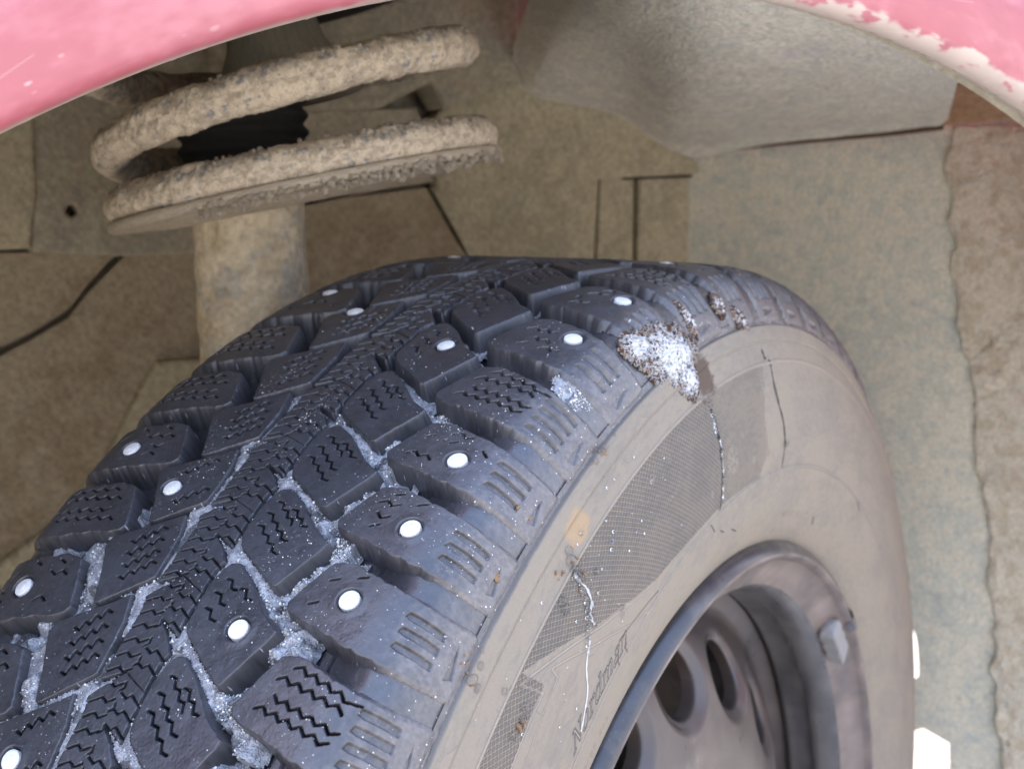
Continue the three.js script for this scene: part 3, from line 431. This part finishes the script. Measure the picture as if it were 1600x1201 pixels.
{ // roof of the housing, a ruled sheet from the inner wall and the bulkhead up to the fender
  const B = [[-.268, .675, -.126], [-.268, .666, -.143], [-.268, .658, -.205], [-.268, .638, -.248], [-.2, .646, -.3], [-.156, .65, -.33], [-.131, .653, -.345]], Tp = [[-.15, .726, -.087], [-.05, .712, -.05], [.03, .695, -.02], [.072, .688, -.02], [.078, .682, -.06], [.08, .673, -.1], [.08, .664, -.125]];
  const mk = (P) => new THREE.CatmullRomCurve3(P.map((p) => new THREE.Vector3(...p)), false, 'centripetal'), cb = mk(B), ct = mk(Tp), a = new THREE.Vector3(), b = new THREE.Vector3();
  const sheetG = (off) => grid(90, 50, (s, t) => { cb.getPoint(s, a); ct.getPoint(s, b); const w = .0022 * (fbm(s * 9 + 4, t * 9, 4) - .5); return [lerp(a.x, b.x, t), lerp(a.y, b.y, t) + .004 * sin(PI * t) + w + off - .003 * (1 - sstep(0, .06, t)), lerp(a.z, b.z, t) + .006 * (1 - sstep(0, .06, t)), s * .9, t * .9]; });
  part('housing_roof', sheetG(0), M.roof, car); part('housing_roof', sheetG(.004), M.roof, car);
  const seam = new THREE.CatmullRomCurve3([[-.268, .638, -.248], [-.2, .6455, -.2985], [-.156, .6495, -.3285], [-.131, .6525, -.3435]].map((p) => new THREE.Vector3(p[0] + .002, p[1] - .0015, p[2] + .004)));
  part('seam_shadow', new THREE.TubeGeometry(seam, 60, .0022, 8), M.seamShade, car);  // dark tube stands for the thin shadow where roof meets bulkhead
  part('gap_shade_bar', new THREE.BoxGeometry(.006, .0014, .06).rotateX(.03).translate(-.262, .6218, -.238), M.dark, car);  // solid dark bar, put in for the shade inside the gap
  // front of the housing: a barrel over the wheel
  part('housing_front', grid(40, 8, (s, t) => { const th = lerp(-.32, 1.75, s), x = lerp(-.285, .085, t), r = .47 - .055 * sstep(.7, 1, t); return [x, .29 + r * cos(th), r * sin(th), s * 2, t]; }), M.wallTower, car);
}
{ // fender: flared, dusty faded red paint; chipped and caked along the hem
  const fc = [[.60, .10, .115], [.62, .17, .21], [.72, .33, .36]];
  const nz = (x, y, o) => 0;
  const CW = 2048, CH = 512; // u: angle along the arch, v: distance from the edge
  const A0 = -1.45, A1 = 1.75, DEEP = .16;
  const px = new Float32Array(CW * CH).fill(0), cv = document.createElement('canvas'); cv.width = CW; cv.height = CH; const g2 = cv.getContext('2d'); g2.fillStyle = '#000'; g2.fillRect(0, 0, CW, CH);
  for (let i = 0; i < 420; i++) { g2.strokeStyle = `rgba(255,255,255,${.15 + .5 * rnd()})`; g2.lineWidth = .6 + 1.4 * rnd() * rnd(); const x = rnd() * CW, y = pow(rnd(), 1.5) * CH, l = 6 + 40 * rnd() * rnd(), an = -.6 + .9 * rnd(); g2.beginPath(); g2.moveTo(x, y); g2.lineTo(x + l * cos(an), y + l * sin(an)); g2.stroke(); }
  for (let i = 0; i < 500; i++) { g2.fillStyle = `rgba(255,255,255,${.2 + .6 * rnd()})`; g2.beginPath(); g2.arc(rnd() * CW, rnd() * CH, .7 + 2.2 * pow(rnd(), 4), 0, 7); g2.fill(); }
  const im = g2.getImageData(0, 0, CW, CH).data;
  const tex = dataTex(CW, CH, 3, (x, y, o) => {
    const n = fbm(x / 70, y / 45, 5), f = fbm(x / 9, y / 9, 3), th = lerp(A0, A1, x / CW), mm = y / CH * 170 - 8;
    mix3(o, [.42, .112, .13], [.47, .16, .18], sstep(.35, .65, n + .3 * (f - .5)));
    // redder paint further up the panel, in patches
    const redPatch = sstep(.50, .64, fbm(x / 180 + 3, y / 120 + 8, 4) + .0045 * (mm - 58) + (th < -.3 ? .12 * sstep(-.3, -.5, th) : 0)); mix3(o, o.slice(), [.58, .035, .03], redPatch * (.6 + .4 * n));
    const edge = lerp(3.6, .6, sstep(-.15, .35, th)) * (1 + 1.3 * (fbm(x / 26, 3, 4) - .5)) + 4 * (f - .5) * sstep(.3, -.1, th);
    const chip = sstep(edge + .8, edge - .8, mm) * sstep(.44, .56, fbm(x / 13, y / 7 + 40, 4) + .07 + .05 * sstep(3, 0, mm)); mix3(o, o.slice(), [.53, .42, .35], clamp(max(chip, sstep(.9, .1, mm))));
    mix3(o, o.slice(), [.82, .70, .68], im[(y * CW + x) * 4] / 255 * .6);
    const k = .93 + .14 * f; for (let q = 0; q < 3; q++) o[q] *= k;
  }, true, false);
  const rt = dataTex(512, 256, 1, (x, y, o) => { o[0] = .38 + .35 * fbm(x / 30, y / 30, 5); }, false);
  M.paint = new THREE.MeshPhysicalMaterial({ map: tex, roughnessMap: rt, roughness: 1, clearcoat: .55, clearcoatRoughness: .28, bumpMap: tex, bumpScale: .0003 });
  const R0 = .4077, CY = .29 - .021, CZ = .0187;
  const prof = [[.012, .068, -7.5], [.006, .078, -6], [.0025, .084, -3], [.0006, .0885, -1], [0, .0925, 0], [.0007, .0962, 1], [.0022, .0990, 2.6], [.0045, .1006, 5], [.008, .1016, 9], [.014, .1027, 15], [.022, .1036, 24], [.030, .1034, 33], [.038, .1012, 42], [.048, .0998, 52], [.065, .1000, 70], [.085, .1005, 90], [.11, .1005, 120], [.145, .099, 150], [.20, .095, 158], [.26, .089, 160], [.32, .080, 160], [.345, .06, 160], [.35, .02, 160]];
  part('fender', grid(420, prof.length - 1, (s, t) => { const i = Math.round(t * (prof.length - 1)), th = lerp(A0, A1, s), [d, x, m] = prof[i], r = R0 + d; let y = CY + r * cos(th), z = CZ + r * sin(th); const w = i > 2 && i < 7 ? .0004 * (fbm(s * 900, i, 2) - .5) : 0; return [x + w, y, z, s, clamp((m + 8) / 170)]; }), M.paint, car);
  part('fender_lining', grid(200, 12, (s, t) => { const th = lerp(A0, A1, s), r = R0 + lerp(.004, .16, t); return [lerp(.080, .0905, sstep(0, .1, t)) - .004, CY + r * cos(th), CZ + r * sin(th), s * 4, t * .5]; }), M.wallTower, car);
  // dried mud along the inside of the hem
  part('hem_mud', grid(900, 8, (s, t) => { const th = lerp(-1.2, 1.5, s), q = t * 2 * PI, n = .0004 * sstep(.35, .75, fbm(s * 260, 5, 4)) + .0005 * fbm(s * 1500, 9, 2), r = R0 + .0012 + (n + .0006) * cos(q), x = .0915 + .0026 * sin(q); return [x, CY + r * cos(th), CZ + r * sin(th), s * 8, t * .05]; }), M.seat, car);
  const body = new THREE.MeshPhysicalMaterial({ color: new THREE.Color(.34, .05, .05), roughness: .5, clearcoat: .5, clearcoatRoughness: .2 });
  part('added_door', new THREE.BoxGeometry(.04, 1.2, 2.6).translate(.07, .84, -2.02), body, car);  // unseen slab, added to block sun along the car side
  part('added_bonnet', new THREE.BoxGeometry(.8, .02, 2.4).translate(-.36, 1.045, -.05), body, car);  // unseen plate, added and stretched to keep the sun off the wheel
}

// ---------------------------------------------------------------- ground
{
  const n = 1024, gt = dataTex(n, n, 3, (x, y, o) => { const a = fbm(x / 32, y / 32, 6, 32), b = fbm(x / 4, y / 4, 2, 256); mix3(o, [.76, .67, .53], [.88, .81, .69], clamp(a * 1.4 - .2)); for (let k = 0; k < 3; k++) o[k] *= .8 + .4 * b; }, true);
  gt.repeat.set(400, 400); const g = new THREE.PlaneGeometry(400, 400).rotateX(-PI / 2);
  const o = new THREE.Mesh(g, std({ map: gt, roughness: .95 })); o.name = 'ground'; o.receiveShadow = true; o.userData = { kind: 'structure' }; scene.add(o);
}

// ---------------------------------------------------------------- wet slush in the grooves, ice on the shoulder, water on the sidewall
const inWheel = (o) => { o.position.set(0, .29, 0); o.rotation.y = PI / 6; return o; };
function stuffThing(name, label, category) { const o = new THREE.Group(); o.name = name; o.userData = { label, category, kind: 'stuff' }; inWheel(o); scene.add(o); return o; }
const iceMat = new THREE.MeshPhysicalMaterial({ color: new THREE.Color(.93, .92, .90), roughness: .3, ior: 1.31 });
const slushCol = dataTex(512, 512, 3, (x, y, o) => { const a = fbm(x / 20, y / 20, 5, 25), s = specks(x, y, 8, 512, .6, 2.2), d = specks(x + 3, y + 90, 8, 512, .4, 1.8); mix3(o, [.22, .225, .25], [.40, .405, .43], sstep(.35, .65, a)); mix3(o, o.slice(), [.035, .038, .045], .85 * sstep(.57, .66, fbm(x / 64 + 7, y / 64 + 3, 4, 8))); mix3(o, o.slice(), [.85, .87, .9], s * .2); mix3(o, o.slice(), [.04, .045, .055], d * .25); }, true);
const slushBump = dataTex(512, 512, 1, (x, y, o) => { o[0] = .5 * fbm(x / 5, y / 5, 3, 102) + .5 * specks(x, y, 8, 512, .6, 2.2); }, false);
const slushMat = new THREE.MeshPhysicalMaterial({ map: slushCol, bumpMap: slushBump, bumpScale: .0007, roughness: .35, clearcoat: .5, clearcoatRoughness: .15 });
function dens(v, k) { // how full the grooves are
  const w = v + 1.3, patch = fbm(v * .10 + 3, k * 2.4 + 11, 3), fine = fbm(v * .5, k * PM * .5, 3);
  let d = 0;
  const front = 1 - sstep(1.6, 4.2, k), mid = 1 - sstep(40, 47, w);
  if (w > -14) d = mid * lerp(.35, 1.0, front) * sstep(.30, .48, patch + .22 * front);
  else d = (w < -42 ? .25 : .75) * (1 - sstep(-.2, 1.4, k)) * sstep(.36, .5, patch) + .35 * sstep(.6, .66, patch) * (1 - sstep(2, 4, k));
  // dark wet pits where the grooves meet
  d *= 1 - .85 * sstep(.56, .64, fbm(v * .22 + 70, k * 5 + 20, 2)) * sstep(26, 33, w);
  const cl = hypot((v - 69.5) / 7.5, (thOf(k) - .3845) / .026); if (cl < 1.1) d = max(d, 1.1 * sstep(1.1, .8, cl + .5 * (fine - .5)));
  return d;
}
const slush = stuffThing('groove_slush', 'grainy wet slush packed in the grooves between the tread blocks', 'slush');
{
  const g = .5, v0 = -62, v1 = 80, k0 = -3.6, k1 = 5.6, nu = Math.round((v1 - v0) / g), nv = Math.round((k1 - k0) * PM / g), id = new Int32Array((nu + 1) * (nv + 1)).fill(-1), pos = [], uv = [], idx = [], p = [], spots = [];
  for (let j = 0; j <= nv; j++) for (let i = 0; i <= nu; i++) {
    const v = v0 + i * g, k = k0 + j * g / PM, oc = occAt(v, k); if (oc > .1) continue;
    const d = dens(v, k); if (d < .12) continue;
    const n = fbm(v * .35, k * PM * .35, 4), f = noise(v * 1.6, k * PM * 1.6), D = depth(v), sm = sstep(30, 20, v + 1.3), hh = D * clamp(d * .92 * lerp(.34 + .55 * n, .98 + .12 * n, sm)) + lerp(.6, .16, sm) * (f - .5);
    const h = -D + min(hh, D - lerp(1.2, .7, sm)) - .5 * sstep(-1.6, -.2, oc); surf(v, thOf(k), h, p);
    id[j * (nu + 1) + i] = pos.length / 3; pos.push(...p); uv.push(v / 40, k * PM / 40); spots.push([v, k, h, d]);
  }
  for (let j = 0; j < nv; j++) for (let i = 0; i < nu; i++) { const a = id[j * (nu + 1) + i], b = id[j * (nu + 1) + i + 1], c = id[(j + 1) * (nu + 1) + i], e = id[(j + 1) * (nu + 1) + i + 1]; if (a < 0 || b < 0 || c < 0 || e < 0) continue; idx.push(a, e, b, a, c, e); }
  part('slush_bed', geo(pos, idx, uv), slushMat, slush, 'stuff');
  const N = 9500, ice = new THREE.InstancedMesh(new THREE.IcosahedronGeometry(1, 0), iceMat, N), m = new THREE.Matrix4(), q = new THREE.Quaternion(), e = new THREE.Euler(), sc = new THREE.Vector3(), po = new THREE.Vector3(), c = new THREE.Color();
  let n = 0, tries = 0;
  while (n < N && tries++ < 4e5) {
    let v, k, h, s;
    if (n < 8400) { const t = spots[floor(rnd() * spots.length)]; if (rnd() > .15 + .7 * t[3]) continue; if (noise(t[0] * .45, t[1] * 13) < .42 || (t[0] < 24 && rnd() < .82)) continue; v = t[0] + (rnd() - .5) * .5; k = t[1] + (rnd() - .5) * .018; h = t[2] + .05 + .2 * rnd(); s = .10 + .34 * pow(rnd(), 3); }
    else { k = lerp(-3, 4.6, pow(rnd(), .8)); v = lerp(-30, 80, rnd()); const dn = sstep(.45, .75, fbm(v * .09 + 3, k * 2 + 5, 3)) + .8 * Math.exp(-hypot((v - 47) / 9, (k - 2.35) / .35)) + 1.3 * Math.exp(-pow(hypot((v - 2) / 6, (k + .1) / .2), 2)); if (rnd() > dn * .3 || occAt(v, k) < .6) continue; h = .05; s = .07 + .17 * pow(rnd(), 3); }
    surf(v, thOf(k), h, p); po.set(...p); q.setFromEuler(e.set(rnd() * 6, rnd() * 6, rnd() * 6)); const z = s * .001; sc.set(z * (.7 + .6 * rnd()), z * (.6 + .5 * rnd()), z);
    ice.setMatrixAt(n, m.compose(po, q, sc)); const b = .28 + .6 * pow(rnd(), 1.6); ice.setColorAt(n++, c.setRGB(b, b, b));
  }
  ice.count = n; ice.name = 'ice_grains'; ice.userData.kind = 'stuff'; ice.castShadow = true; slush.add(ice);
}
function iceClump(name, label, cs, N, bedTone, hMax, seed) { // crusted ice frozen to the shoulder: a lumpy bed under sharp grains
  const o = thing(name, label, 'ice', [0, .29, 0], PI / 6), inside = (v, th) => { let m = -9; for (const [cv, ct, rv, rt, ang] of cs) { const x = (v - cv) / 1, y = (th - ct) * 270, X = x * cos(ang) + y * sin(ang), Y = -x * sin(ang) + y * cos(ang); m = max(m, 1 - hypot(X / rv, Y / rt)); } return m + .45 * (fbm(v * .28 + seed, th * 270 * .28, 4) - .5); };
  let v0 = 1e9, v1 = -1e9, t0 = 9, t1 = -9; for (const [cv, ct, rv, rt] of cs) { const R = max(rv, rt) * 1.35; v0 = min(v0, cv - R); v1 = max(v1, cv + R); t0 = min(t0, ct - R / 270); t1 = max(t1, ct + R / 270); }
  const g = .45, nu = Math.round((v1 - v0) / g), nv = Math.round((t1 - t0) * 270 / g), id = new Int32Array((nu + 1) * (nv + 1)).fill(-1), pos = [], uv = [], idx = [], p = [], spots = [];
  for (let j = 0; j <= nv; j++) for (let i = 0; i <= nu; i++) {
    const v = v0 + i * g, th = t0 + j * g / 270, d = inside(v, th); if (d < .02) continue;
    const base = -depth(v) * (occAt(v, kOf(th)) > 0 || v > 84 ? 0 : .12), h = base + hMax * pow(clamp(d), .6) * (.45 + .9 * fbm(v * .5 + seed, th * 135, 4)) - .5; surf(v, th, h, p);
    id[j * (nu + 1) + i] = pos.length / 3; pos.push(...p); uv.push(v / 40, th * 270 / 40); spots.push([v, th, h, d]);
  }
  for (let j = 0; j < nv; j++) for (let i = 0; i < nu; i++) { const a = id[j * (nu + 1) + i], b = id[j * (nu + 1) + i + 1], c = id[(j + 1) * (nu + 1) + i], e = id[(j + 1) * (nu + 1) + i + 1]; if (a < 0 || b < 0 || c < 0 || e < 0) continue; idx.push(a, e, b, a, c, e); }
  part('ice_bed', geo(pos, idx, uv), std({ map: slushCol, bumpMap: slushBump, bumpScale: .0009, roughness: .4, color: new THREE.Color(...bedTone) }), o);
  const ice = new THREE.InstancedMesh(new THREE.IcosahedronGeometry(1, 0), iceMat, N), m = new THREE.Matrix4(), q = new THREE.Quaternion(), e = new THREE.Euler(), sc = new THREE.Vector3(), po = new THREE.Vector3(), c = new THREE.Color();
  for (let n = 0; n < N; n++) { const t = spots[floor(rnd() * spots.length)], s = .14 + .6 * pow(rnd(), 2.5); surf(t[0] + (rnd() - .5) * .5, t[1], t[2] + .15 * rnd(), p); po.set(...p); q.setFromEuler(e.set(rnd() * 6, rnd() * 6, rnd() * 6)); const z = s * .001; sc.set(z * (.7 + .9 * rnd()), z * (.22 + .3 * rnd()), z); ice.setMatrixAt(n, m.compose(po, q, sc)); const edge = clamp(1 - t[3] * 1.6) * .85 + .06 + (bedTone[0] < 1 ? .35 : 0), dirt = rnd() / edge; c.setRGB(...(dirt < .35 ? [.13, .06, .03] : dirt < .62 ? [.05, .05, .06] : dirt < 1 ? [.34, .27, .21] : (() => { const b = lerp(.3, .82, clamp(t[3] * 1.5)) * (.7 + .35 * rnd()); return [b, b, b * 1.01]; })())); ice.setColorAt(n, c); }
  ice.name = 'ice_grains'; ice.userData.kind = 'stuff'; ice.castShadow = true; o.add(ice);
}
iceClump('ice_clump', 'large white clump of crusted ice frozen to the tyre shoulder beside the rib', [[82, .220, 11, 18, .29], [73, .272, 6, 7, 0], [92, .205, 7, 8, 0]], 9000, [1.35, 1.35, 1.35], 2.2, 2);
iceClump('dirty_ice', 'small dirty streak of ice at the far end of the tyre shoulder', [[76, .058, 5, 4, 0], [83, .012, 7, 4, -.7]], 1300, [.7, .62, .55], 2.0, 9);
iceClump('wet_grit', 'dark wet grit in the shoulder groove just behind the white ice clump', [[76, .147, 8, 2.6, 0]], 900, [.15, .15, .18], 1.6, 14);

const drops = stuffThing('water_drops', 'clear water drops and thin trickles running down the dusty sidewall', 'water drops');
{
  const water = new THREE.MeshPhysicalMaterial({ color: new THREE.Color(1, 1, 1), roughness: .03, transmission: 1, thickness: .002, ior: 1.33 });
  const D = [[95.9, .5273, 1.2], [98.1, .5324, 1.5], [101, .5346, 1.3], [103.9, .5343, 1.4], [102.5, .5724, 1.4], [104.6, .5737, 1.5], [107.9, .5094, .8], [105.7, .4562, .5], [107.2, .4651, .6], [108.7, .4721, .5], [106, .3516, .7], [106.9, .3561, .6], [125.8, .4926, .8], [127.2, .4947, .9], [106.8, .686, .9], [108.3, .6965, 1], [108.6, .7027, .9], [107.4, .7156, 1], [98.5, .6888, .8], [87.6, .7029, 1.4], [90, .7056, 1.1], [130.1, -.0883, 1.3], [86.8, .4117, 1.2], [87, .4277, 1.1], [87.0, .4049, 1.3], [88, .6877, 1.1], [100.5, .18, 1.4], [99, .19, 1.1], [103, .17, 1.2], [97.5, .21, .9], [96.5, .5, .7], [110, .53, .8], [112.6, .538, .9], [115, .5475, 1], [118.2, .549, .9]];
  for (const [a, b, n, s] of [[105, .1722, 14, .5], [113, .166, 10, .6], [121, .166, 9, .55], [128, .17, 8, .5]]) for (let i = 0; i < n; i++) D.push([a + (i / n) * 8, b + (rnd() - .5) * .004, s * (.4 + .9 * rnd())]);
  for (let i = 0; i < 26; i++) { const t = i / 26; D.push([lerp(100, 122, t), lerp(.536, .58, t * t) + (rnd() - .5) * .006, .3 + .6 * rnd()]); }
  for (let i = 0; i < 70; i++) D.push([lerp(84, 130, rnd()), lerp(.3, .74, rnd()), .15 + .3 * pow(rnd(), 3)]);
  for (let i = 0; i < 60; i++) D.push([lerp(84.2, 87, rnd()), lerp(.28, .76, rnd()), .2 + .5 * pow(rnd(), 2)]);
  const I = new THREE.InstancedMesh(new THREE.SphereGeometry(1, 18, 12), water, D.length), m = new THREE.Matrix4(), po = new THREE.Vector3(), q = new THREE.Quaternion();
  D.forEach(([v, th, s], i) => { q.setFromUnitVectors(new THREE.Vector3(0, 1, 0), surfN(v, th)); po.set(...surf(v, th, v < 86.6 ? -1.2 : .35)); const z = s * .001; I.setMatrixAt(i, m.compose(po, q, new THREE.Vector3(z, z * .75, z * (1 + .4 * h2(i, 2))))); });
  I.name = 'water_bead'; I.userData.kind = 'stuff'; drops.add(I);
  const grit = []; for (let i = 0; i < 48; i++) { const c = [[87, .7028, 2.2], [84, .69, 2], [79, .62, 2], [80, .612, 1.6], [77, .55, 2.5], [78.5, .545, 2], [96.5, .555, 1.5], [100.5, .53, 3], [106, .535, 2.5], [108, .70, 1.5], [86.8, .412, 1.5], [92, .22, 5]][i % 12], v = c[0] + (rnd() - .5) * c[2] * 2, th = c[1] + (rnd() - .5) * c[2] * .008, s = (.00022 + .0006 * pow(rnd(), 2)), g = new THREE.IcosahedronGeometry(s, 1); g.scale(1, .6, 1 + rnd()).rotateX(rnd() * 6).rotateY(rnd() * 6).translate(...surf(v, th, v < 87 ? -.2 : .4)); grit.push(g); }  // amber crumbs stand for warm glints of sunlit water drops
  part('amber_glints', mergeGeometries(grit), new THREE.MeshPhysicalMaterial({ color: new THREE.Color(.44, .26, .13), roughness: .15, transmission: .5, thickness: .001, ior: 1.4 }), drops, 'stuff');
  const trail = (pts, r, mat, name) => { const c = new THREE.CatmullRomCurve3(pts.map(([v, th]) => new THREE.Vector3(...surf(v, th, .12)))); const n = pts.length * 14, g = grid(n, 8, (s, t) => { const a = c.getPoint(s), b = c.getPoint(min(1, s + .01)), tg = b.sub(c.getPoint(max(0, s - .01))).normalize(), nn = new THREE.Vector3(1, .1, 0).normalize(), bb = new THREE.Vector3().crossVectors(tg, nn).normalize(), w = r * (.35 + 1.3 * noise(s * n * .25, r * 9e4)), qq = t * 2 * PI; a.addScaledVector(bb, w * cos(qq)).addScaledVector(nn, w * .45 * sin(qq)); return [a.x, a.y, a.z, s, t]; }); part(name, g, mat, drops, 'stuff'); };
  const wetDark = std({ color: new THREE.Color(.022, .020, .02), roughness: .12 }), salt = std({ color: new THREE.Color(.50, .48, .46), roughness: .3 });
  trail([[105.1, .1722], [108.8, .167], [114.3, .1658], [119.7, .1659], [124, .1669], [129.2, .1702], [132.6, .1746], [137.6, .1773]], .00034, wetDark, 'trickle');
  trail([[137.6, .1773], [145.1, .1963], [155.5, .2157], [165, .225]], .00018, wetDark, 'trickle');
  trail([[99, -.046], [101.1, -.0493], [108.1, -.0498], [115.3, -.0614], [122.5, -.0793], [130.1, -.0883]], .0005, wetDark, 'trickle');
  trail([[130.1, -.0883], [136.7, -.0847], [140.3, -.085], [151.3, -.0809], [163.2, -.1059], [173, -.115]], .00028, wetDark, 'trickle');
  trail([[95, -.03], [97, -.032], [98.5, -.034]], .0005, wetDark, 'trickle');
  trail([[101, .5382], [104, .538], [108.5, .5333], [112.4, .5366], [114.5, .5474], [118.1, .5478]], .00042, salt, 'trickle');
  trail([[119.6, .5652], [123.6, .5874], [129.6, .6034], [132.7, .6203], [136, .64]], .00036, salt, 'trickle');
}
renderer.render(scene, camera);
